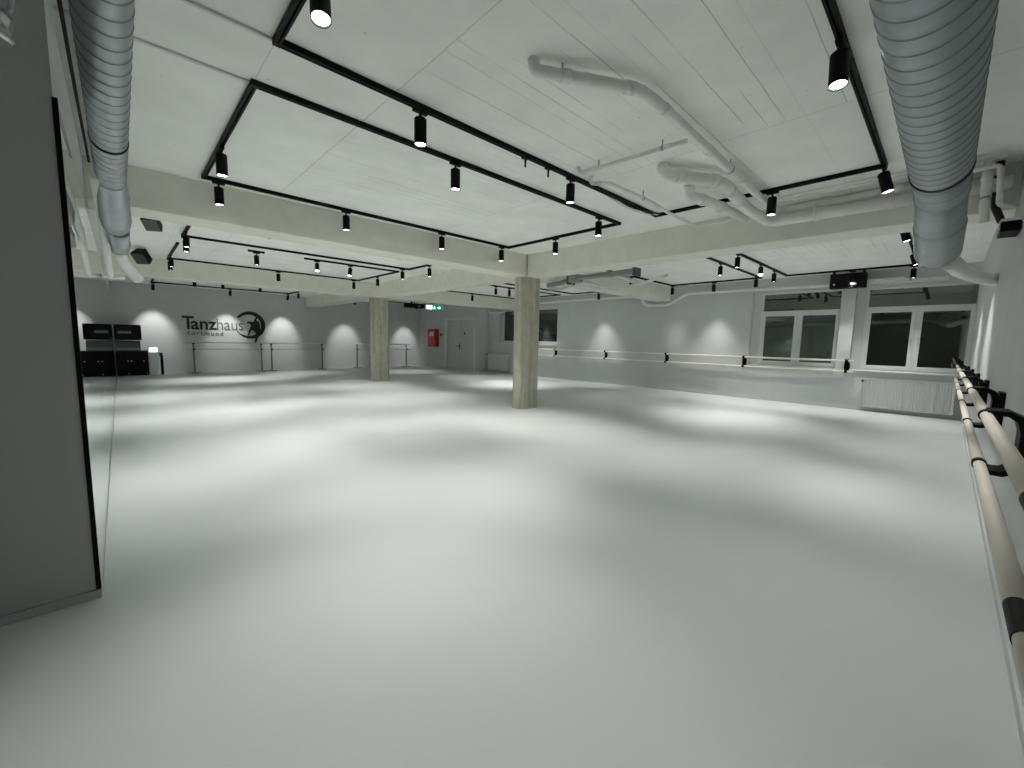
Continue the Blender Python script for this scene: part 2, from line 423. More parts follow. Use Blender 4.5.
def spot(x, y, label, along='x', kind='std', tilt=(0, 0)):
    """tilt = (degrees, azimuth the lens leans towards)"""
    global first
    if first: t = spot0; first = False
    else: t = copy_tree(spot0)
    t.name = 'track_spotlight'
    t.location = (x, y, TZ0)
    for k in ('label', 'group'):
        pass
    tag(t, label, 'spotlight', GRP)
    yaw = 0 if along == 'x' else PI/2
    t.rotation_euler = (0, 0, yaw)
    if not any(c.type == 'LIGHT' for ch in t.children for c in ch.children):
        pass
    ho = [c for c in t.children if c.name.startswith('housing')][0]
    for c in list(ho.children):
        if c.type == 'LIGHT': bpy.data.objects.remove(c)
    l = bpy.data.objects.new('spot_beam', light_data(kind)); COL.objects.link(l); l.parent = ho
    l.location = (0, 0, -.236)
    if tilt[0]:
        a = math.radians(tilt[0]); az = math.radians(tilt[1]) - yaw
        d = Vector((math.cos(az), math.sin(az), 0))
        ax = Vector((0, 0, -1)).cross(d).normalized()
        R = Matrix.Rotation(a, 4, ax)
        p = Vector((0, 0, -.056))
        ho.matrix_local = Matrix.Translation(p) @ R @ Matrix.Translation(-p)
    else:
        ho.matrix_local = Matrix.Identity(4)
    return t

S = 'black spotlight '
TN = 'on the nearest track '
spot(XA, 2.02, S+TN+'at the top left, lens glowing', 'y', tilt=(13, 255))
spot(1.61, Y2, S+TN+'left of centre, lens glowing')
spot(3.28, Y2, S+TN+'beside the end of the white pipe crossing', kind='low')
spot(2.82, Y1, S+TN+'at the top right, tilted, left of the big duct', kind='mid', tilt=(10, 200))
spot(4.95, Y1, S+TN+'at its right corner beside the big duct', tilt=(15, 270))
spot(XB, 1.39, S+TN+'below the bundle of white pipes on the cross beam', 'y')
T2 = 'before the long beam, '
spot(XA, 4.41, S+T2+'hanging from its short left edge', 'y')
spot(.84, Y4, S+T2+'leftmost of the row along it')
spot(2.17, Y4, S+T2+'second from left of the row along it')
spot(3.61, Y4, S+T2+'third from left of the row along it')
spot(4.82, Y4, S+T2+'last of the row, next to the middle column')
spot(XB, 4.33, S+T2+'on the track edge right of the middle column', 'y')
spot(4.52, Y3, S+T2+'at the far right tip of the track')
spot(2.29, Y3, S+T2+'on the near track edge left of picture centre')
T3 = 'beyond the cross beam, '
spot(8.63, Y3, S+T3+'on the track stub left of the windows')
spot(10.83, Y3, S+T3+'at the inner corner above the left window')
spot(XC, 4.27, S+T3+'middle one over the wall pipe', 'y')
spot(XC, 5.37, S+T3+'at the corner above the dip of the wall pipe', 'y', kind='low')
spot(XC, 1.50, S+T3+'right in front of the black ceiling box', 'y')
spot(9.03, 5.395, S+T3+'beside the lit white duct branch', kind='low')
spot(10.17, Y2, S+T3+'above the left window, hanging straight down')
spot(9.25, Y2, S+T3+'above the left window, tilted, lens visible', tilt=(28, 200))
spot(7.95, Y2, S+T3+'just emerging below the beam edge')
spot(9.49, Y1, S+T3+'at the left edge of the big duct, middle one', 'x', tilt=(16, 270))
spot(XC, .58, S+T3+'at the left edge of the big duct, lowest', 'y')
spot(7.35, Y1, S+T3+'at the left edge of the big duct, topmost', tilt=(16, 270))
T4 = 'just behind the long beam, '
spot(.88, 8.81, S+T4+'leftmost on the track\'s far edge')
spot(.842, 8.35, S+T4+'on the short left edge of the track', 'y')
spot(4.82, 8.81, S+T4+'near the right end of the track\'s far edge')
spot(XB, 7.93, S+T4+'at the right end where the track turns', 'y')
for q, (x, y) in enumerate([(1.6, 6.66), (3.6, 6.66)]):
    spot(x, y, S+T4+['left', 'right'][q]+' one hidden by the beam')
T5 = 'in front of the rear beam, '
spot(2.0, 9.32, S+T5+'hanging alone from a short track piece')
spot(3.11, 9.32, S+T5+'tilted, with a bright lens', tilt=(25, 250))
spot(3.82, 9.32, S+T5+'right of the one with the bright lens', tilt=(14, 215))
spot(4.85, 11.62, S+T5+'at the right corner of the track')
spot(2.95, 11.62, S+T5+'in the middle of the track\'s far edge')
spot(.87, 11.62, S+T5+'leftmost on the track\'s far edge')
spot(.842, 11.0, S+T5+'on the short left edge of the track', 'y')
spot(XB, 10.44, S+T5+'left of the rear column', 'y')
T6 = 'in the rear right bay, '
spot(XC, 7.79, S+T6+'over the wall barre right of the column', 'y')
spot(9.0, 8.81, S+T6+'just right of the middle column, upper one')
spot(9.7, 9.4, S+T6+'just right of the middle column, lower one')
spot(8.2, 9.40, S+T6+'left one of a pair beside the column')
spot(8.75, 9.40, S+T6+'right one of a pair beside the column')
spot(9.05, 11.62, S+T6+'on the far track edge between the two columns')
spot(XC, 10.4, S+T6+'above the dark brown window behind the column', 'y')
T7 = 'by the logo wall, '
Wt = (32, 90)
spot(.85, 17.45, S+T7+'far left above the black equipment', kind='wall', tilt=Wt)
spot(2.90, 17.45, S+T7+'above the middle of the lettering', kind='wall', tilt=Wt)
spot(4.74, 17.45, S+T7+'right of the round emblem', kind='wall', tilt=Wt)
spot(4.77, 16.3, S+T7+'rightmost one of the left track', 'y')
spot(1.64, 15.0, S+T7+'near row, left of three under the beam edge')
spot(2.31, 15.0, S+T7+'near row, middle of three under the beam edge')
spot(3.28, 15.0, S+T7+'near row, right of three under the beam edge')
spot(7.24, 17.2, S+T7+'left of the rear column, hidden by the beam', kind='wall', tilt=(32, 90))
spot(10.16, 17.2, S+T7+'right of the rear column, hidden by the beam', kind='wall', tilt=(32, 90))
spot(8.6, 15.0, S+T7+'in front of the door, hidden by the beam')

# ------------------------------------------------------------------ ducts
def spiral(p0, L, r, pitch, axis, label, name='spiral_duct'):
    """cylinder with a folded helical seam; axis 'x' or 'y'; built about its own start point"""
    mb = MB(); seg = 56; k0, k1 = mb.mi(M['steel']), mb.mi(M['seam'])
    prof = [(0, 0), (.10, .0), (.36, .0016), (.62, 0), (.90, 0), (.925, .0028), (.975, .0028)]
    n = int(L/pitch)
    rows = []
    for i in range(n):
        for (f, h) in prof: rows.append((i*pitch + f*pitch, h, f))
    rows.append((n*pitch, 0, 0))
    V = []
    def pos(s, a, rr):
        c, d = math.cos(a)*rr, math.sin(a)*rr
        return (s, c, d) if axis == 'x' else (c, s, d)
    for (s, h, f) in rows:
        V.append([mb.bm.verts.new(pos(s + pitch*(j/seg), 2*PI*j/seg, r+h)) for j in range(seg+1)])
    for i in range(len(rows)-1):
        for j in range(seg):
            f = mb.bm.faces.new((V[i][j], V[i][j+1], V[i+1][j+1], V[i+1][j])); f.smooth = True
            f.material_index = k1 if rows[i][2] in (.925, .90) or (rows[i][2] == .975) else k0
    bmesh.ops.remove_doubles(mb.bm, verts=mb.bm.verts[:], dist=1e-5)
    return mb

def revolve(mb, pts, seg=48, m=None, smooth=True):
    """pts: list of (centre Vector, radius) along an axis; no caps unless radius 0"""
    mb.tube([p[0] for p in pts], [p[1] for p in pts], seg, m, True, smooth)

# right-hand duct
td = thing('ventilation_duct', 'large galvanised spiral duct running along the right wall to a silencer', 'duct', (0, .124, 2.42), 0, 'galvanised ducts')
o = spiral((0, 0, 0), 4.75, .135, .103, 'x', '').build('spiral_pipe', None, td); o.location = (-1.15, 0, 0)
mb = MB(); mb.tube([(3.56, 0, 0), (3.60, 0, 0)], .1405, 48); mb.build('rubber_clamp', M['rubber'], td)
mb = MB()
mb.tube([(3.60, 0, 0), (3.88, 0, 0), (3.882, 0, 0), (3.888, 0, 0), (3.894, 0, 0), (3.896, 0, 0), (4.08, 0, -.01), (4.082, 0, -.01), (4.09, 0, -.01), (4.096, 0, -.01), (4.1, 0, -.01)],
        [.131, .131, .131, .137, .137, .131, .131, .131, .137, .137, .131], 48, M['steel'])
mb.build('coupling', None, td)
mb = MB(); mb.tube([(4.1, 0, -.01), (4.35, .003, -.05), (4.55, .005, -.10), (4.6, .005, -.115)], [.131, .135, .141, .143], 48, M['steel'])
mb.build('reducer', None, td)
mb = MB(); mb.tube([(4.6, .005, -.115), (4.605, .005, -.12), (4.63, .005, -.125), (5.20, .012, -.215), (5.23, .012, -.217), (5.25, .012, -.217), (5.27, .012, -.217)],
                   [.143, .148, .146, .149, .149, .144, .120], 48, M['steel'])
mb.build('silencer', None, td)
mb = MB(); P = arc_path([(5.20, -.08, -.33), (5.45, -.14, -.37), (6.10, -.225, -.34), (6.9, -.345, -.30), (7.2, -.52, -.28)], .05, 1)
mb.tube(P, .064, 24, M['white_pipe'])
mb.build('branch_pipe', None, td)

# left-hand duct
td = thing('ventilation_duct', 'slimmer galvanised spiral duct running above the mirror wall on the left', 'duct', (.02, 0, 2.46), 0, 'galvanised ducts')
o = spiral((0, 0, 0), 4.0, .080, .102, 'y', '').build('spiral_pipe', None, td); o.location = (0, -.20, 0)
mb = MB(); mb.tube([(0, 3.42, 0), (0, 3.445, 0)], .0855, 40); mb.build('rubber_clamp', M['rubber'], td)
mb = MB()
P = []; R = []
for i in range(9):
    y = 3.40 + i*.10
    for dy, r in ((0, .080), (.044, .080), (.047, .084), (.053, .084), (.056, .080)):
        P.append((0, y+dy, 0)); R.append(r)
mb.tube(P, R, 40, M['steel']); mb.build('coupling', None, td)
mb = MB(); mb.tube([(0.0, 4.30, 0), (0.0, 4.32, 0), (.004, 4.6, -.04), (.006, 4.62, -.043), (.006, 4.64, -.045), (.012, 5.2, -.09), (.012, 5.22, -.093), (.012, 5.25, -.095), (.014, 5.40, -.115), (.016, 5.46, -.13)],
                   [.080, .086, .094, .098, .096, .106, .109, .106, .100, .082], 40, M['steel'])
mb.build('silencer', None, td)
mb = MB(); mb.tube([(.030, 5.46, -.150), (.036, 6.0, -.175), (.036, 6.01, -.175), (.037, 6.04, -.178), (.037, 6.05, -.178), (.038, 6.4, -.20)], [.078, .078, .084, .084, .077, .075], 36, M['steel'])
mb.build('outlet_pipe', None, td)
mb = MB(); mb.tube(arc_path([(.03, 6.3, -.22), (.05, 6.6, -.29), (.14, 6.75, -.42), (.185, 6.8, -.475)], .1, 4), .056, 24, M['white_pipe'])
mb.build('elbow', None, td)

# wall-hugging pipe, cable and cross pipe on the mirror side
t = thing('white_pipe', 'white service pipe hanging under the left duct, running toward the logo wall', 'pipe', (-.06, 0, 0))
MB().tube(arc_path([(0, 4.2, 2.44), (0, 6.1, 2.36), (.01, 7.4, 2.22), (.015, 8.1, 2.13)], .3, 5), .032, 16, M['white_pipe']).build('pipe_run', None, t)
MB().tube([(0, 6.0, 2.365), (0, 6.06, 2.362)], .038, 16, M['white_pipe']).build('pipe_sleeve', None, t)
MB().tube(arc_path([(-.08, 8.1, 2.13), (.02, 8.12, 2.115), (.16, 8.12, 2.12)], .03), .028, 16, M['white_pipe']).build('tee_arm', None, t)
o = MB().tube(arc_path([(-.118, 2.2, 2.945), (-.12, 4.0, 2.93), (-.11, 7.5, 2.90), (-.11, 11.9, 2.91)], .3), .009, 10).build('black_cable', M['rubber'])
tag(o, 'black cable running along the ceiling corner above the mirrors', 'cable')
o = MB().tube(arc_path([(-.07, 2.2, 2.94), (-.07, 5.58, 2.92)], .3), .018, 10).build('grey_conduit', M['pillar_grey'])
tag(o, 'grey conduit beside the black cable above the mirrors', 'conduit')

# crumpled flexible duct at the top left edge
t = thing('flexible_duct', 'crumpled foil flexible duct end hanging at the top left edge', 'duct', (-.26, 2.3, 2.33))
mb = MB(); P = []; R = []
for i in range(40):
    P.append((0.02*math.sin(i*.1), .012*math.cos(i*.33), i*.016)); R.append(.046 + .005*(i % 2) + .003*math.sin(i*1.7))
mb.tube(P, R, 28, M['foil']); mb.build('foil_hose', None, t)
mb = MB(); mb.tube([(0, 0, -.012), (0, 0, .03)], .050, 28, M['foil']); mb.build('end_collar', None, t)

# ------------------------------------------------------------------ ceiling pipes, near right bay
def pipe_thing(name, label, pts, r, rad=.09, sleeves=(), m='white_pipe', cat='pipe', clamps=()):
    p0 = Vector(pts[0]); t = thing(name, label, cat, p0)
    q = [Vector(p)-p0 for p in pts]
    MB().tube(arc_path(q, rad, 5), r, 22, M[m]).build('pipe_run', None, t)
    for (i, f) in sleeves:
        a = q[i].lerp(q[i+1], f); d = (q[i+1]-q[i]).normalized()
        MB().tube([a-d*.03, a+d*.03], r*1.14, 22, M[m]).build('pipe_sleeve', None, t)
    for (i, f) in clamps:
        a = q[i].lerp(q[i+1], f); d = (q[i+1]-q[i]).normalized()
        up = ZS - (a+p0).z
        mb = MB(); mb.tube([a-d*.010, a+d*.010], r*1.12, 22); mb.cyl(a, a+Vector((0, 0, up)), .005, 8)
        mb.build('pipe_clamp', M['pillar_grey'], t)
    return t
pipe_thing('waste_pipe', 'long white pipe with two bends, crossing the ceiling above the picture centre',
           [(1.83, 1.80, 2.97), (1.83, 1.785, 2.905), (2.40, 1.44, 2.895), (2.63, 1.425, 2.89), (5.32, 1.49, 2.88), (5.57, 1.45, 2.885), (5.57, -.2, 2.885)], .034, .07,
           sleeves=((1, .28), (1, .9), (3, .03), (3, .32), (3, .6), (5, .2), (5, .6)), clamps=((1, .25), (3, .5)))
pipe_thing('waste_pipe', 'thick white ceiling pipe bending right to follow the cross beam',
           [(3.68, 1.93, 2.97), (3.68, 1.92, 2.885), (4.20, 1.60, 2.87), (5.0, 1.64, 2.83), (5.53, 1.55, 2.77), (5.55, -.25, 2.765)], .056, .11,
           sleeves=((1, .25), (1, .85), (2, .3), (2, .7), (4, .25), (4, .7)))
pipe_thing('waste_pipe', 'second thick white pipe, shorter, left of the one following the cross beam',
           [(4.36, 1.99, 2.97), (4.36, 1.97, 2.87), (4.72, 1.88, 2.865), (5.45, 1.79, 2.84)], .050, .10, sleeves=((1, .5), (2, .25)))
pipe_thing('branch_pipe', 'thin white pipe joining the long bent ceiling pipe from the left', [(3.19, 2.52, 2.97), (3.19, 2.49, 2.905), (3.25, 1.52, 2.905)], .017, .04,
           sleeves=((1, .18), (1, .85)), clamps=((1, .2), (1, .8)))
pipe_thing('branch_pipe', 'thin white pipe beside the black cable near the track tip',
           [(3.45, 2.56, 2.97), (3.45, 2.56, 2.90), (3.53, 2.40, 2.89), (4.30, 2.38, 2.89), (4.75, 2.40, 2.88), (5.56, 2.40, 2.88), (5.56, 1.85, 2.88)], .018, .06,
           sleeves=((1, .4), (3, .3), (4, .5)), clamps=((2, .8),))
for q, (y0, y1, x, z, r, lb) in enumerate([(1.40, -.2, 5.22, 2.935, .012, 'lower'), (1.44, -.2, 5.33, 2.93, .014, 'upper')]):
    pipe_thing('conduit', 'thin pale conduit along the cross beam, ' + lb + ' of the pair', [(x, y0, 2.97), (x, y0, z), (x, y1, z)], r, .03, cat='conduit')
o = MB().tube(arc_path([(3.78, 2.66, 2.955), (4.0, 2.65, 2.93), (4.35, 2.66, 2.90), (4.75, 2.66, 2.94), (4.97, 2.60, 2.95)], .15), .009, 10).build('black_cable', M['rubber'])
tag(o, 'loose black cable sagging between the two parts of the nearest track', 'cable')
o = MB().tube(arc_path([(3.80, 2.70, 2.955), (4.1, 2.70, 2.92), (4.45, 2.70, 2.90), (4.80, 2.69, 2.93), (4.97, 2.64, 2.95)], .15), .007, 10).build('white_cable', M['white'])
tag(o, 'loose white cable sagging beside the black one near the track tip', 'cable')
# cable trunking from the tracks to the left wall
for (y, lb) in ((2.70, 'ending at the nearest track'), (3.233, 'ending at the track before the long beam')):
    o = MB().box((XM, y-.011, ZS-.016), (XA-.02, y+.011, ZS)).build('cable_trunking', M['white'], bevel=.003)
    tag(o, 'white cable trunking on the ceiling '+lb, 'trunking', 'white ceiling trunking')
# pipe clutter at the right wall behind the big duct
pipe_thing('branch_pipe', 'white pipe dropping down beside the right end of the cross beam',
           [(5.40, .02, 2.88), (5.40, -.165, 2.885), (5.42, -.19, 2.56), (5.40, -.29, 2.53)], .018, .03, sleeves=((1, .85),))
pipe_thing('branch_pipe', 'thick pale pipe stub hidden partly by the big duct near the right wall', [(5.45, -.10, 2.97), (5.45, -.10, 2.70), (5.45, -.12, 2.44)], .030, .02, sleeves=((0, .6), (1, .5)), clamps=((1, .2),))
pipe_thing('branch_pipe', 'dark insulated pipe behind the pale stub near the right wall', [(5.60, -.17, 2.97), (5.60, -.17, 2.60), (5.55, -.22, 2.45)], .026, .03, m='rubber')
t = thing('wall_unit', 'small black actuator with a pale bar on the right wall above the barre', 'actuator', (5.2, -.25, 2.32))
MB().box((-.14, -.055, -.045), (.16, .05, .03)).build('housing', M['black'], t, bevel=.006)
MB().box((-.15, -.05, .032), (.17, .055, .052)).build('cover', M['white_pipe'], t, bevel=.004)
MB().tube([(-.12, .05, -.008), (.17, .05, -.008)], .007, 10).build('rod', M['chrome'], t)

# ------------------------------------------------------------------ duct branch behind the cross beam (centre right)
t = thing('duct_branch', 'grey rectangular duct behind the cross beam with white pipes curling from it', 'duct', (6.6, 4.4, 2.62))
MB().prism([(-.12, -.55, .01), (-.12, .78, -.01), (-.12, .78, -.045), (-.12, -.55, -.09)], (.20, 0, 0), M['steel']).build('rectangular_duct', None, t, bevel=.004)
MB().box((-.13, -.58, -.11), (.10, -.55, .03), M['dark_grey']).build('end_flange', None, t)
MB().tube(arc_path([(.05, .62, -.085), (.05, .15, -.25), (.05, -.40, -.27), (.08, -.78, -.20), (.16, -1.05, -.12)], .35, 6), .024, 18, M['white_pipe']).build('curved_pipe', None, t)
MB().tube(arc_path([(.02, -.12, -.05), (.02, -.28, -.10), (.04, -.50, -.20)], .10), .040, 18, M['white_pipe']).build('end_elbow', None, t)
MB().box((-.05, .75, -.09), (.20, .92, .06), M['steel']).box((-.03, .92, -.13), (.18, .98, .04), M['dark_grey']).build('junction_box', None, t, bevel=.006)
MB().tube(arc_path([(.06, .98, -.04), (.06, 1.25, -.08), (.05, 1.20+.35, -.10)], .1), .045, 18, M['steel']).build('flanged_pipe', None, t)
MB().tube(arc_path([(.06, .90, -.13), (.08, 1.15, -.19), (.06, 1.20+.30, -.17)], .1), .028, 18, M['white_pipe']).build('lower_pipe', None, t)
for yy in (-.45, .60):
    MB().cyl((.05, yy, .02), (.05, yy, .35), .005, 8).build('hanger', M['chrome'], t)

# ------------------------------------------------------------------ heating pipe along the window wall (dips under the beams)
pipe_thing('heating_pipe', 'pale pipe along the top of the window wall, dipping under the beam',
           [(11.5, 13.62, 2.62), (11.5, 13.60, 2.50), (11.5, 12.70, 2.49), (11.5, 12.25, 2.78), (11.5, 6.55, 2.76), (11.5, 6.35, 2.47), (11.5, 5.62, 2.45), (11.5, 5.14, 2.74), (11.5, .10, 2.70)], .040, .14,
           sleeves=((4, .5), (7, .4), (7, .9)))
t = thing('ceiling_unit', 'black box with two small white marks above the pier between the windows', 'projector', (11.3, 1.58, 2.75))
MB().box((-.10, -.30, -.15), (.12, .30, .15)).build('housing', M['black_matt'], t, bevel=.008)
MB().box((-.06, -.27, .15), (.06, -.23, .22)).box((-.06, .23, .15), (.06, .27, .22)).build('mount', M['black_matt'], t)
MB().cyl((-.104, .22, -.07), (-.099, .22, -.07), .020, 18).build('status_light', M['white'], t)
mb = MB(); mb.tube([(-.105, -.10, -.07), (-.099, -.10, -.07)], [.024, .024], 18)
for v in mb.bm.verts: v.co.y = -.10 + (v.co.y+.10)*2.2
mb.build('status_light', M['white'], t)
t = thing('ceiling_conduit', 'pale square conduit with a bright end above the right window', 'conduit', (11.42, .9, 2.74))
MB().box((-.03, -.22, -.03), (.03, .36, .03)).build('conduit_run', M['white'], t, bevel=.004)
MB().cyl((0, -.30, -.01), (0, -.20, -.01), .05, 18).build('end_cap', M['chrome'], t)

# ------------------------------------------------------------------ windows
def window(n, y0, y1, z0, z1, split, transom, handles=True):
    x = W+.17; f = .055
    root = bpy.data.objects.new('window_%d' % n, None); COL.objects.link(root); root.location = (x, (y0+y1)/2, z0); root['kind'] = 'structure'
    cy = (y0+y1)/2; a, b_ = y0-cy, y1-cy; h = z1-z0
    mb = MB()
    mb.box((0, a, 0), (.07, b_, f)).box((0, a, h-f), (.07, b_, h)).box((0, a, f), (.07, a+f, h-f)).box((0, b_-f, f), (.07, b_, h-f))
    if transom: mb.box((0, a+f, transom-z0-.03), (.07, b_-f, transom-z0+.03))
    for s_ in split: mb.box((0, s_-cy-.02, f), (.07, s_-cy+.02, (transom-z0-.03) if transom else h-f))
    mb.build('window_frame', M['white_frame'], root, bevel=.004)
    top = (transom-z0-.03) if transom else h-f
    ed = [a+f] + [s_-cy for s_ in split] + [b_-f]
    for i in range(len(ed)-1):
        l = ed[i] + (.02 if i else 0); r = ed[i+1] - (.02 if i < len(ed)-2 else 0); w = .062
        s2 = MB()
        s2.box((-.018, l, f), (.045, r, f+w)).box((-.018, l, top-w), (.045, r, top)).box((-.018, l, f+w), (.045, l+w, top-w)).box((-.018, r-w, f+w), (.045, r, top-w))
        so = s2.build('sash', M['white_frame'], root, bevel=.004)
        MB().box((.012, l+w, f+w), (.020, r-w, top-w)).build('pane', M['glass'], so)
        if handles:
            hy = r - w/2 if i == 0 else l + w/2
            zz = (f+top)/2
            MB().box((-.026, hy-.013, zz-.03), (-.018, hy+.013, zz+.03)).box((-.055, hy-.008, zz-.008), (-.026, hy+.008, zz+.008)).box((-.058, hy-.010, zz-.12), (-.044, hy+.010, zz+.008)).build('handle', M['chrome'], so, bevel=.002)
    if transom:
        MB().box((.030, a+f, transom-z0+.03), (.036, b_-f, h-f)).build('transom_pane', M['glass'], root)
    return root, cy
r2, cy2 = window(1, -.36, 1.31, .86, 2.64, [.48], 2.19)
r1, cy1 = window(2, 1.68, 3.32, .86, 2.66, [2.505], 2.17)
r3, cy3 = window(3, 9.86, 13.04, 1.22, 2.66, [11.45], None, handles=False)
# sills
for (a, b_, z, nm) in ((-.30, 1.46, .86, 2), (1.70, 3.48, .86, 3), (9.86, 13.04, 1.22, 4)):
    struct('trim_%d' % nm, MB().box((W-.03, a-.0, z-.022), (W+.17, b_, z+.004)), M['white_frame'], bevel=.004)
# external blinds behind the left window, behind the glass
mb = MB(); 
for i in range(26):
    z = .10 + i*.045
    mb.box((.12, -.74, z), (.15, .74, z+.006), rot=Matrix.Rotation(.6, 3, 'Y'))
mb.build('external_blind', M['blind'], r1)
mb = MB(); mb.box((.16, -.76, .02), (.165, .76, 1.72)); mb.build('blind_backing', M['blind'], r1)
# dim courtyard facade outside, lit only by the room
struct('wall_courtyard', MB().box((W+3.4, -4, -1), (W+3.6, 15, 6)), M['brown'])

# ------------------------------------------------------------------ radiators
def radiator(label, y0, y1, z0, z1, valve_low=False):
    x = W-.14; L = y1-y0; H_ = z1-z0
    t = thing('radiator', label, 'radiator', (x, (y0+y1)/2, z0), 0, 'white panel radiators')
    a, b_ = -L/2, L/2
    mb = MB(); n = int(L/.042)
    pts = []
    for i in range(n):
        y = a + .01 + i*(L-.02)/n; w = (L-.02)/n
        pts += [(0, y), (0, y+w*.55), (.010, y+w*.68), (.010, y+w*.87), ]
    pts.append((0, b_-.01))
    poly = [(p[0], p[1], .03) for p in pts] + [(.03, b_-.01, .03), (.03, a+.01, .03)]
    mb.prism(poly, (0, 0, H_-.06))
    mb.box((.001, a+.01, 0), (.03, b_-.01, .03)).box((.001, a+.01, H_-.03), (.03, b_-.01, H_-.002))
    mb.build('front_panel', M['radiator'], t)
    mb = MB(); mb.box((.06, a+.02, .02), (.085, b_-.02, H_-.02)); mb.build('rear_panel', M['radiator'], t)
    MB().box((-.004, a, .0), (.09, a+.010, H_)).build('side_cover', M['radiator'], t)
    MB().box((-.004, b_-.010, .0), (.09, b_, H_)).build('side_cover', M['radiator'], t)
    mb = MB(); mb.box((-.002, a+.01, H_-.004), (.012, b_-.01, H_+.002)).box((.075, a+.01, H_-.004), (.088, b_-.01, H_+.002))
    for i in range(int(L/.03)):
        y = a+.015+i*.03; mb.box((.012, y, H_-.004), (.075, y+.008, H_+.001))
    mb.build('top_grille', M['radiator'], t)
    mb = MB(); mb.cyl((.03, b_+.0, H_-.05), (.03, b_+.05, H_-.05), .012, 12).cyl((.03, b_+.05, H_-.05), (.03, b_+.05, -z0+.0), .009, 10)
    mb.build('feed_pipe', M['chrome'], t)
    MB().cyl((.03, b_+.045, H_-.05), (-.05, b_+.045, H_-.05), .020, 16).build('thermostat_knob', M['black_matt'], t)
    return t
radiator('white ribbed panel radiator below the right window, next to the double barre', -.18, 1.14, .09, .70)
radiator('white panel radiator below the dark window, left of the middle column', 12.35, 13.60, .09, .80)

# ------------------------------------------------------------------ wall-mounted double barres
def ring_arc(mb, c, axis, r0, r1, w, a0=0, a1=2*PI, n=20):
    """flat ring (hollow) around a bar: axis 'x' or 'y'"""
    pts = []
    full = abs(a1-a0-2*PI) < 1e-6
    for i in range(n+1):
        a = a0+(a1-a0)*i/n; pts.append((math.cos(a), math.sin(a)))
    V = []
    for (ca, sa) in pts:
        row = []
        for (r, s_) in ((r0, -w/2), (r1, -w/2), (r1, w/2), (r0, w/2)):
            p = (s_, ca*r, sa*r) if axis == 'x' else (ca*r, s_, sa*r)
            row.append(mb.bm.verts.new((c[0]+p[0], c[1]+p[1], c[2]+p[2])))
        V.append(row)
    for i in range(n):
        for j in range(4):
            mb.bm.faces.new((V[i][j], V[i][(j+1)%4], V[i+1][(j+1)%4], V[i+1][j]))
    if not full:
        mb.bm.faces.new(V[0]); mb.bm.faces.new(list(reversed(V[-1])))

def double_barre(label, origin, L, axis, brackets, zU, zD, depth, wname, bw=.07, k=1.0, mh=.055):
    """origin: start on the bar line; axis 'x' (wall at -y) or 'y' (wall at +x)"""
    t = thing('ballet_barre', label, 'ballet barre', origin, 0, 'wall-mounted double barres')
    def P(s, d, z): return (s, -d, z) if axis == 'x' else (d, s, z)      # d: distance from the bar line to the wall
    rr = .0205
    for z, s0, s1 in ((zU, 0, L), (zD, 0, L)):
        o = MB().tube([P(s0, 0, z), P(s1, 0, z)], rr, 24, M[wname], True).build('upper_rail' if z == zU else 'lower_rail', None, t)
    for s in brackets:
        mb = MB(); w = bw
        # C-shaped plate: profile in (d, z), extruded along the bar
        out = [(.0, zU+.030), (.06, zU+.032), (.105, zU+.005), (.125, zU-.05), (.125, zD+.05), (.105, zD-.005), (.06, zD-.032), (.0, zD-.030)]
        inn = [(.0, zD-.010), (.055, zD-.008), (.080, zD+.015), (.090, zD+.06), (.090, zU-.06), (.080, zU-.015), (.055, zU+.008), (.0, zU+.010)]
        n = len(out)
        V = []
        for (d, z) in out: V.append([mb.bm.verts.new(P(s-w/2, d*k, z)), mb.bm.verts.new(P(s+w/2, d*k, z))])
        U = []
        for (d, z) in reversed(inn): U.append([mb.bm.verts.new(P(s-w/2, d*k, z)), mb.bm.verts.new(P(s+w/2, d*k, z))])
        for i in range(n-1):
            mb.bm.faces.new((V[i][0], V[i+1][0], V[i+1][1], V[i][1]))
            mb.bm.faces.new((U[i][0], U[i][1], U[i+1][1], U[i+1][0]))
            mb.bm.faces.new((V[i][0], U[i][0], U[i+1][0], V[i+1][0]))
            mb.bm.faces.new((V[i][1], V[i+1][1], U[i+1][1], U[i][1]))
        mb.bm.faces.new((V[0][0], V[0][1], U[0][1], U[0][0])); mb.bm.faces.new((V[-1][0], U[-1][0], U[-1][1], V[-1][1]))
        b_ = mb.build('bracket', M['black'], t, bevel=.003)
        zm = (zU+zD)/2
        mb = MB(); a = P(s-bw*.6, .115*k, zm-mh); c = P(s+bw*.6, depth, zm+mh)
        mb.box([min(a[i], c[i]) for i in range(3)], [max(a[i], c[i]) for i in range(3)])
        mb.build('wall_mount', M['black'], b_, bevel=.004)
        for z in (zU, zD):
            if axis == 'x' and s < 1.3: continue
            mb = MB(); ring_arc(mb, P(s, 0, z), axis, rr+.0005, rr+.005, .055)
            mb.build('clamp_ring', M['black'], b_)
    for z in (zU, zD):
        for s in (0, L):
            pass
    return t
brR = [1.24+1.64*k for k in range(7)]
tb = double_barre('pale wooden double barre on black brackets along the near right wall', (0, -.150, 0), 11.35, 'x', brR, 1.052, .822, .16, 'wood_x', bw=.15, k=1.12, mh=.12)
for ch in list(tb.children):
    if ch.name.startswith('lower_rail') or ch.name.startswith('upper_rail'): pass
# black joint sleeves on the near rails
for z in (1.052, .822):
    mb = MB(); ring_arc(mb, (1.24, 0, z), 'x', .0205, .0228, .15); mb.build('joint_sleeve', M['black'], tb)
double_barre('pale wooden double barre on black brackets on the window wall', (11.495, 1.37, 0), 9.9, 'y', [.12, 2.18, 4.25, 6.34, 8.5], 1.055, .823, .105, 'wood_y', bw=.085, k=.72)

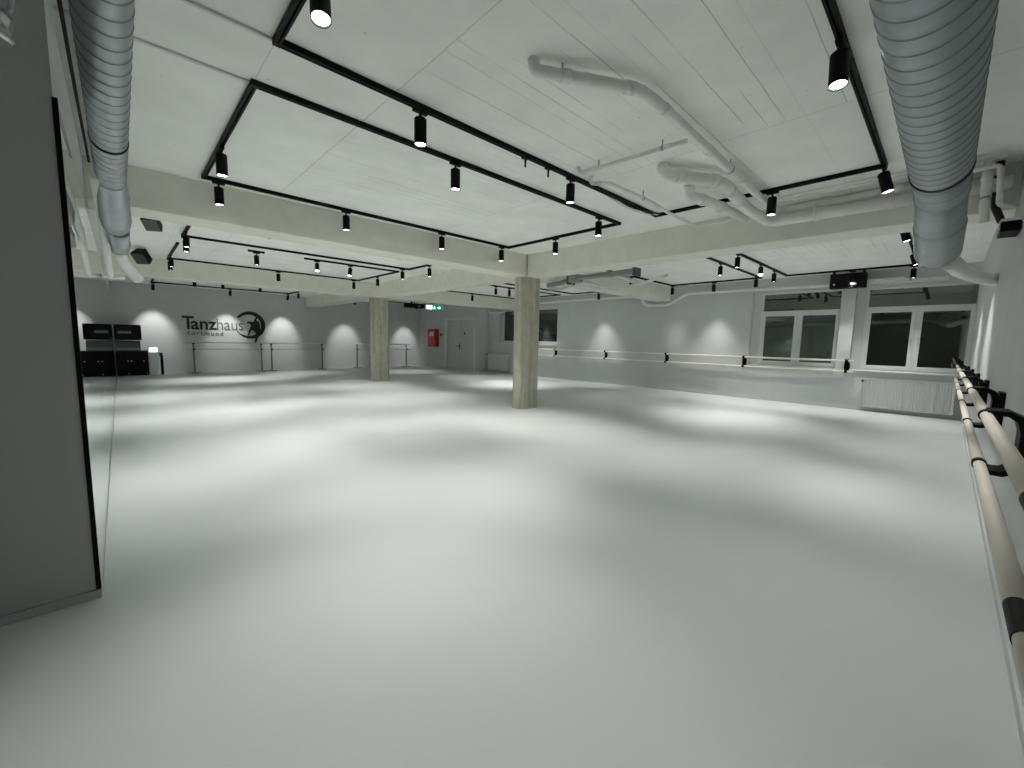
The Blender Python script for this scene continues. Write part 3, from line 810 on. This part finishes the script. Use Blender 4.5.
# ------------------------------------------------------------------ freestanding barres in front of the logo wall
def portable_barre(label, x0, x1, sx):
    yy = 17.88
    t = thing('portable_barre', label, 'ballet barre', ((x0+x1)/2, yy, 0), 0, 'freestanding barres by the logo wall')
    c = (x0+x1)/2
    MB().tube([(x0-c, 0, 1.06), (x1-c, 0, 1.06)], .024, 16, M['white']).build('top_rail', None, t)
    MB().tube([(x0-c, -.10, .83), (x1-c, -.10, .83)], .014, 12, M['chrome']).build('lower_rail', None, t)
    for x in sx:
        x -= c
        l = MB().box((x-.025, -.02, .02), (x+.025, .02, 1.02)).build('leg', M['stand'], t, bevel=.003)
        MB().box((x-.04, -.30, .0), (x+.04, .30, .025)).box((x-.20, -.04, 0), (x+.20, .04, .022)).build('foot', M['stand'], l, bevel=.003)
        MB().box((x-.035, -.125, .81), (x+.035, .0, .85)).box((x-.032, -.026, 1.0), (x+.032, .026, 1.045)).build('rail_holder', M['black_matt'], l, bevel=.003)
portable_barre('freestanding ballet barre standing under the wall lettering, left of three', 1.60, 4.02, (1.82, 3.86))
portable_barre('freestanding ballet barre right of the round emblem, middle of three', 4.06, 6.22, (4.20, 6.07))
portable_barre('freestanding ballet barre partly hidden behind the rear column', 7.40, 10.15, (7.55, 9.95))

# ------------------------------------------------------------------ wall logo
def text_mesh(s, name, size, x, z, m, parent, off=0.0, spacing=1.0, xs=1.0, ext=.006, width=None):
    cu = bpy.data.curves.new(name, 'FONT'); cu.body = s; cu.size = size; cu.offset = off; cu.extrude = ext; cu.space_character = spacing
    to = bpy.data.objects.new(name, cu); COL.objects.link(to)
    bpy.context.view_layer.update()
    me = bpy.data.meshes.new_from_object(to.evaluated_get(bpy.context.evaluated_depsgraph_get()))
    bpy.data.objects.remove(to)
    xsn = [v.co.x for v in me.vertices]; x0, x1 = min(xsn), max(xsn)
    k = (width/(x1-x0)) if width else xs
    for v in me.vertices:
        X, Y, Z = v.co; v.co = ((X-x0)*k, -Z - .004, Y)
    me.materials.clear(); me.materials.append(m)
    o = bpy.data.objects.new(name, me); COL.objects.link(o); o.parent = parent; o.location = (x, 0, z)
    return o
lg = thing('wall_logo', 'black and grey studio logo reading Tanzhaus dortmund with a dancer in a ring', 'wall logo', (1.60, YL-.006, 1.53))
text_mesh('T', 'lettering_bold', .64, 0, 0, M['logo_black'], lg, off=.012, width=.34)
text_mesh('anz', 'lettering_bold', .60, .24, -.005, M['logo_black'], lg, off=.014, width=.76)
text_mesh('haus', 'lettering_thin', .60, 1.0, -.01, M['logo_grey'], lg, off=.0, width=.82)
text_mesh('dortmund', 'lettering_small', .21, .10, -.215, M['logo_grey'], lg, off=.005, spacing=1.35, width=1.08)
# ring: thick at the top and right, thin at the lower left
cx, cz = 2.055, .205; n = 72; mb = MB(); V = []
a0, a1 = math.radians(148), math.radians(-158)
for i in range(n+1):
    a = a0+(a1-a0)*i/n
    ro = .50; d = math.degrees(a)
    th = .024 + .125*max(0, math.sin(PI*min(1, max(0, (165-d)/300))))**.6
    V.append([(cx+math.cos(a)*ro, cz+math.sin(a)*ro*1.03), (cx+math.cos(a)*(ro-th), cz+math.sin(a)*(ro-th)*1.03)])
vv = []
for (o_, i_) in V:
    vv.append([mb.bm.verts.new((o_[0], 0, o_[1])), mb.bm.verts.new((i_[0], 0, i_[1])), mb.bm.verts.new((i_[0], -.01, i_[1])), mb.bm.verts.new((o_[0], -.01, o_[1]))])
for i in range(n):
    for j in range(4): mb.bm.faces.new((vv[i][j], vv[i][(j+1)%4], vv[i+1][(j+1)%4], vv[i+1][j]))
mb.bm.faces.new(vv[0]); mb.bm.faces.new(list(reversed(vv[-1])))
mb.build('ring_emblem', M['logo_black'], lg)
# dancer silhouette (own outline, one leg raised, arm up)
dn = [(852, 22), (838, 50), (822, 78), (850, 100), (862, 140), (858, 185), (842, 225), (832, 270), (812, 325), (792, 325), (802, 275), (808, 225), (792, 200), (772, 188),
      (750, 215), (734, 250), (718, 245), (735, 200), (752, 165), (760, 135), (742, 118), (722, 118), (722, 100), (748, 92), (775, 100), (795, 92), (800, 70), (815, 52), (838, 18)]
def crop2w(p):
    px, py = 180+p[0]/10.78, 310+p[1]/10.78
    return ((px-181.5)*.0291 + max(0, px-236)*.0042, 1.965-(py-316)*.0375 - 1.53 + (px-236)*.0008)
mb = MB(); mb.prism([(crop2w(p)[0], 0, crop2w(p)[1]) for p in dn], (0, -.008, 0)); mb.build('dancer_silhouette', M['logo_black'], lg)
c = crop2w((798, 66)); 

# ------------------------------------------------------------------ door, fire cabinet, exit sign
dr = bpy.data.objects.new('door_1', None); COL.objects.link(dr); dr.location = (XD+.06, 15.075, 0); dr['kind'] = 'structure'
h = 1.075
MB().box((-.075, -h-.07, 0), (.10, -h+.04, 2.31)).box((-.075, h-.04, 0), (.10, h+.07, 2.31)).box((-.075, -h+.04, 2.20), (.10, h-.04, 2.31)).build('door_frame', M['white'], dr, bevel=.005)
for s_ in (-1, 1):
    a, b_ = (-h+.045, -.004) if s_ < 0 else (.004, h-.045)
    lf = MB().box((.0, a, .01), (.05, b_, 2.195)).build('door_leaf', M['door'], dr, bevel=.003)
    if s_ > 0:
        MB().box((-.012, .04, .92), (0, .09, 1.17)).cyl((-.05, .065, 1.06), (0, .065, 1.06), .010, 12).box((-.065, .05, 1.045), (-.045, .20, 1.072)).build('handle', M['black_matt'], lf, bevel=.003)
    else:
        MB().cyl((-.004, -.30, 1.62), (0.0, -.30, 1.62), .065, 20).build('door_sign', M['dark_grey'], lf)
t = thing('fire_cabinet', 'red fire extinguisher cabinet on the rear wall left of the grey door', 'fire cabinet', (XD, 17.08, .98))
MB().box((-.18, -.36, 0), (-.001, .36, .84)).build('cabinet_body', M['red'], t, bevel=.01)
d_ = MB().box((-.20, -.325, .02), (-.181, .325, .82)).build('cabinet_door', M['red'], t, bevel=.006)
MB().box((-.205, -.20, .50), (-.2005, .16, .70)).build('pictogram_panel', M['white'], d_)
MB().box((-.212, -.27, .38), (-.2005, -.24, .48)).build('latch', M['black_matt'], d_)
t = thing('manual_call_point', 'small red call point box at the door edge beside the cabinet', 'call point', (XD, 16.50, 1.55))
MB().box((-.05, -.06, -.06), (0, .06, .06)).build('housing', M['red'], t, bevel=.006)
t = thing('exit_sign', 'green and white illuminated emergency exit sign under the ceiling near the door', 'exit sign', (9.45, 14.6, 2.63))
MB().box((-.42, 0, -.09), (.42, .05, .09)).build('housing', M['white'], t, bevel=.005)
MB().box((-.14, -.004, -.075), (.40, -.0005, .075)).build('green_panel', M['exit_green'], t)
MB().box((-.40, -.004, -.075), (-.145, -.0005, .075)).build('lit_panel', M['exit_white'], t)
mb = MB()   # running figure and arrow
mb.cyl((-.03, -.0042, .05), (-.03, -.0062, .05), .014, 14)
mb.prism([(-.05, -.0042, .03), (-.01, -.0042, .03), (-.02, -.0042, -.01), (.02, -.0042, -.05), (.005, -.0042, -.06), (-.035, -.0042, -.02), (-.06, -.0042, -.06), (-.075, -.0042, -.05), (-.045, -.0042, -.005)], (0, -.002, 0))
mb.prism([(.12, -.0042, .02), (.20, -.0042, .02), (.20, -.0042, .05), (.26, -.0042, 0), (.20, -.0042, -.05), (.20, -.0042, -.02), (.12, -.0042, -.02)], (0, -.002, 0))
mb.build('pictogram', M['exit_white'], t)
MB().cyl((-.2, .025, .09), (-.2, .025, .34), .006, 8).cyl((.2, .025, .09), (.2, .025, .34), .006, 8).build('suspension', M['white'], t)
t = thing('ceiling_unit', 'black bar-shaped unit hanging left of the exit sign', 'projector', (8.55, 14.7, 2.63))
MB().box((-.40, -.12, -.075), (.40, .12, .075)).build('housing', M['black_matt'], t, bevel=.01)
MB().cyl((.15, -.14, 0), (.15, -.12, 0), .045, 18).build('projector_lens', M['dark_grey'], t)
MB().cyl((0, 0, .075), (0, 0, .34), .02, 12).build('ceiling_mount', M['black_matt'], t)
t = thing('motion_sensor', 'small white sensor hanging near the left of the red cabinet', 'sensor', (9.9, 18.40, 2.32))
MB().box((-.04, -.04, -.06), (.04, .055, .06)).build('housing', M['white'], t, bevel=.01)
MB().cyl((0, -.05, -.01), (0, -.038, -.01), .025, 16).build('sensor_eye', M['dark_grey'], t)

# ------------------------------------------------------------------ equipment in the far left corner
Y0 = 17.5
t = thing('equipment_cabinet', 'black road case cabinet with metal corners in the far left corner', 'cabinet', (.24, Y0+.32, 0))
MB().box((-.37, -.30, .02), (.385, .30, .78)).build('body', M['black'], t, bevel=.008)
for s_ in (-1, 1):
    a, b_ = (-.355, -.005) if s_ < 0 else (.015, .37)
    d_ = MB().box((a, -.315, .04), (b_, -.3005, .76)).build('door', M['black_matt'], t, bevel=.004)
for (x, z) in ((.27, .47), (.33, .07), (-.10, .47), (-.02, .47), (-.1, .07)):
    MB().cyl((x, -.325, z), (x, -.315, z), .018, 14).build('fastener', M['chrome'], t)
t = thing('laptop_case', 'grey sloping device case on top of the black cabinet', 'device', (.16, Y0+.30, .78))
MB().prism([(-.28, -.22, 0), (-.28, .25, 0), (-.28, .25, .32), (-.28, -.12, .28)], (.58, 0, 0)).build('body', M['dark_grey'], t, bevel=.006)
MB().box((-.26, -.212, .03), (.28, -.16, .10)).build('front_lip', M['stand'], t)
t = thing('sound_case', 'black open equipment case with a raised lid on top of the grey device', 'equipment case', (.16, Y0+.34, 1.10))
MB().box((-.29, -.20, .02), (.34, .22, .50)).build('body', M['black'], t, bevel=.012)
MB().box((-.24, -.212, .08), (.29, -.2005, .44)).build('front_panel', M['black_matt'], t, bevel=.003)
for (x, z) in ((-.27, .05), (.31, .05), (-.27, .47), (.31, .47)):
    MB().box((x-.018, -.208, z-.018), (x+.018, -.198, z+.018)).build('corner_guard', M['dark_grey'], t)
MB().box((-.2, -.216, .22), (.1, -.2125, .30)).build('display', M['stand'], t)
t = thing('side_table', 'white box-shaped stand right of the black cabinet, blue light on its top', 'stand', (.76, Y0+.25, 0))
MB().box((-.11, -.20, 0), (.12, .20, .70)).build('body', M['white'], t, bevel=.004)
MB().box((-.12, -.21, .70), (.13, .21, .72)).build('top', M['white'], t, bevel=.003)
t = thing('tablet', 'small device with a glowing blue-white screen on the white stand', 'tablet', (.76, Y0+.2, .72))
MB().box((-.11, -.03, 0), (.11, .02, .17), rot=Matrix.Rotation(-.25, 3, 'X')).build('case', M['white'], t, bevel=.004)
MB().box((-.10, -.040, .018), (.10, -.036, .155), rot=Matrix.Rotation(-.25, 3, 'X'), pivot=(0, -.005, .085)).build('screen', M['blue_glow'], t)
t = thing('slim_speaker', 'thin black column speaker beside the white stand', 'speaker', (.955, Y0+.2, 0))
MB().box((-.035, -.06, .0), (.035, .06, .66)).build('body', M['black'], t, bevel=.006)
MB().box((-.055, -.08, .60), (.02, .05, .72)).build('head', M['black_matt'], t, bevel=.01)

# ------------------------------------------------------------------ ceiling loudspeakers between the beams
def loudspeaker(label, loc, sc_, rot, gm):
    t = thing('ceiling_loudspeaker', label, 'loudspeaker', loc)
    t.rotation_euler = rot; s = sc_
    MB().prism([(-.5*s, -.38*s, -.5*s), (.5*s, -.38*s, -.5*s), (.34*s, .38*s, -.5*s), (-.34*s, .38*s, -.5*s)], (0, 0, 1.0*s)).build('cabinet', M['black_matt'], t, bevel=.008)
    MB().prism([(-.47*s, -.395*s, -.47*s), (.47*s, -.395*s, -.47*s), (.47*s, -.385*s, -.47*s), (-.47*s, -.385*s, -.47*s)], (0, 0, .94*s)).build('grill', gm, t)
    MB().box((-.05*s, .30*s, -.06), (.05*s, .62*s, .06)).build('bracket', M['black'], t)
    return t
loudspeaker('grey-fronted loudspeaker tucked behind the long beam near the left duct', (.42, 7.7, 2.87), .19, (math.radians(50), 0, math.radians(-28)), M['dark_grey'])
loudspeaker('black loudspeaker on the face of the rear beam near the left duct', (.40, 10.7, 2.80), .235, (math.radians(42), 0, math.radians(-38)), M['speaker_grill'])

# ------------------------------------------------------------------ world, camera, colour
w = bpy.data.worlds.new('night'); sc.world = w; w.use_nodes = True
w.node_tree.nodes['Background'].inputs[0].default_value = (.012, .014, .016, 1)
w.node_tree.nodes['Background'].inputs[1].default_value = 1.0

yaw, pitch, roll, fpx = .8103, .1054, .0204, 411.19
cyw, syw = math.cos(yaw), math.sin(yaw); cp, sp = math.cos(pitch), math.sin(pitch)
fwd = Vector((cyw*cp, syw*cp, -sp)); right = Vector((syw, -cyw, 0)); up = right.cross(fwd)
cr, sr = math.cos(roll), math.sin(roll)
r2_ = cr*right + sr*up; u2_ = -sr*right + cr*up
cam = bpy.data.cameras.new('camera'); co = bpy.data.objects.new('camera', cam); COL.objects.link(co)
Mx = Matrix((r2_, u2_, -fwd)).transposed().to_4x4(); Mx.translation = Vector((0, 0, 1.35))
co.matrix_world = Mx
cam.sensor_width = 36; cam.sensor_fit = 'HORIZONTAL'; cam.lens = fpx/1024*36; cam.clip_start = .02
sc.camera = co
sc.view_settings.view_transform = 'Standard'
sc.view_settings.look = 'None'
sc.view_settings.exposure = 0.95
sc.view_settings.gamma = 1.0
sc.view_settings.use_curve_mapping = False
sc.cycles.use_denoising = True
sc.cycles.max_bounces = 10
sc.cycles.diffuse_bounces = 7
sc.cycles.glossy_bounces = 5
sc.cycles.transparent_max_bounces = 10
sc.cycles.sample_clamp_indirect = 6
sc.cycles.use_adaptive_sampling = False
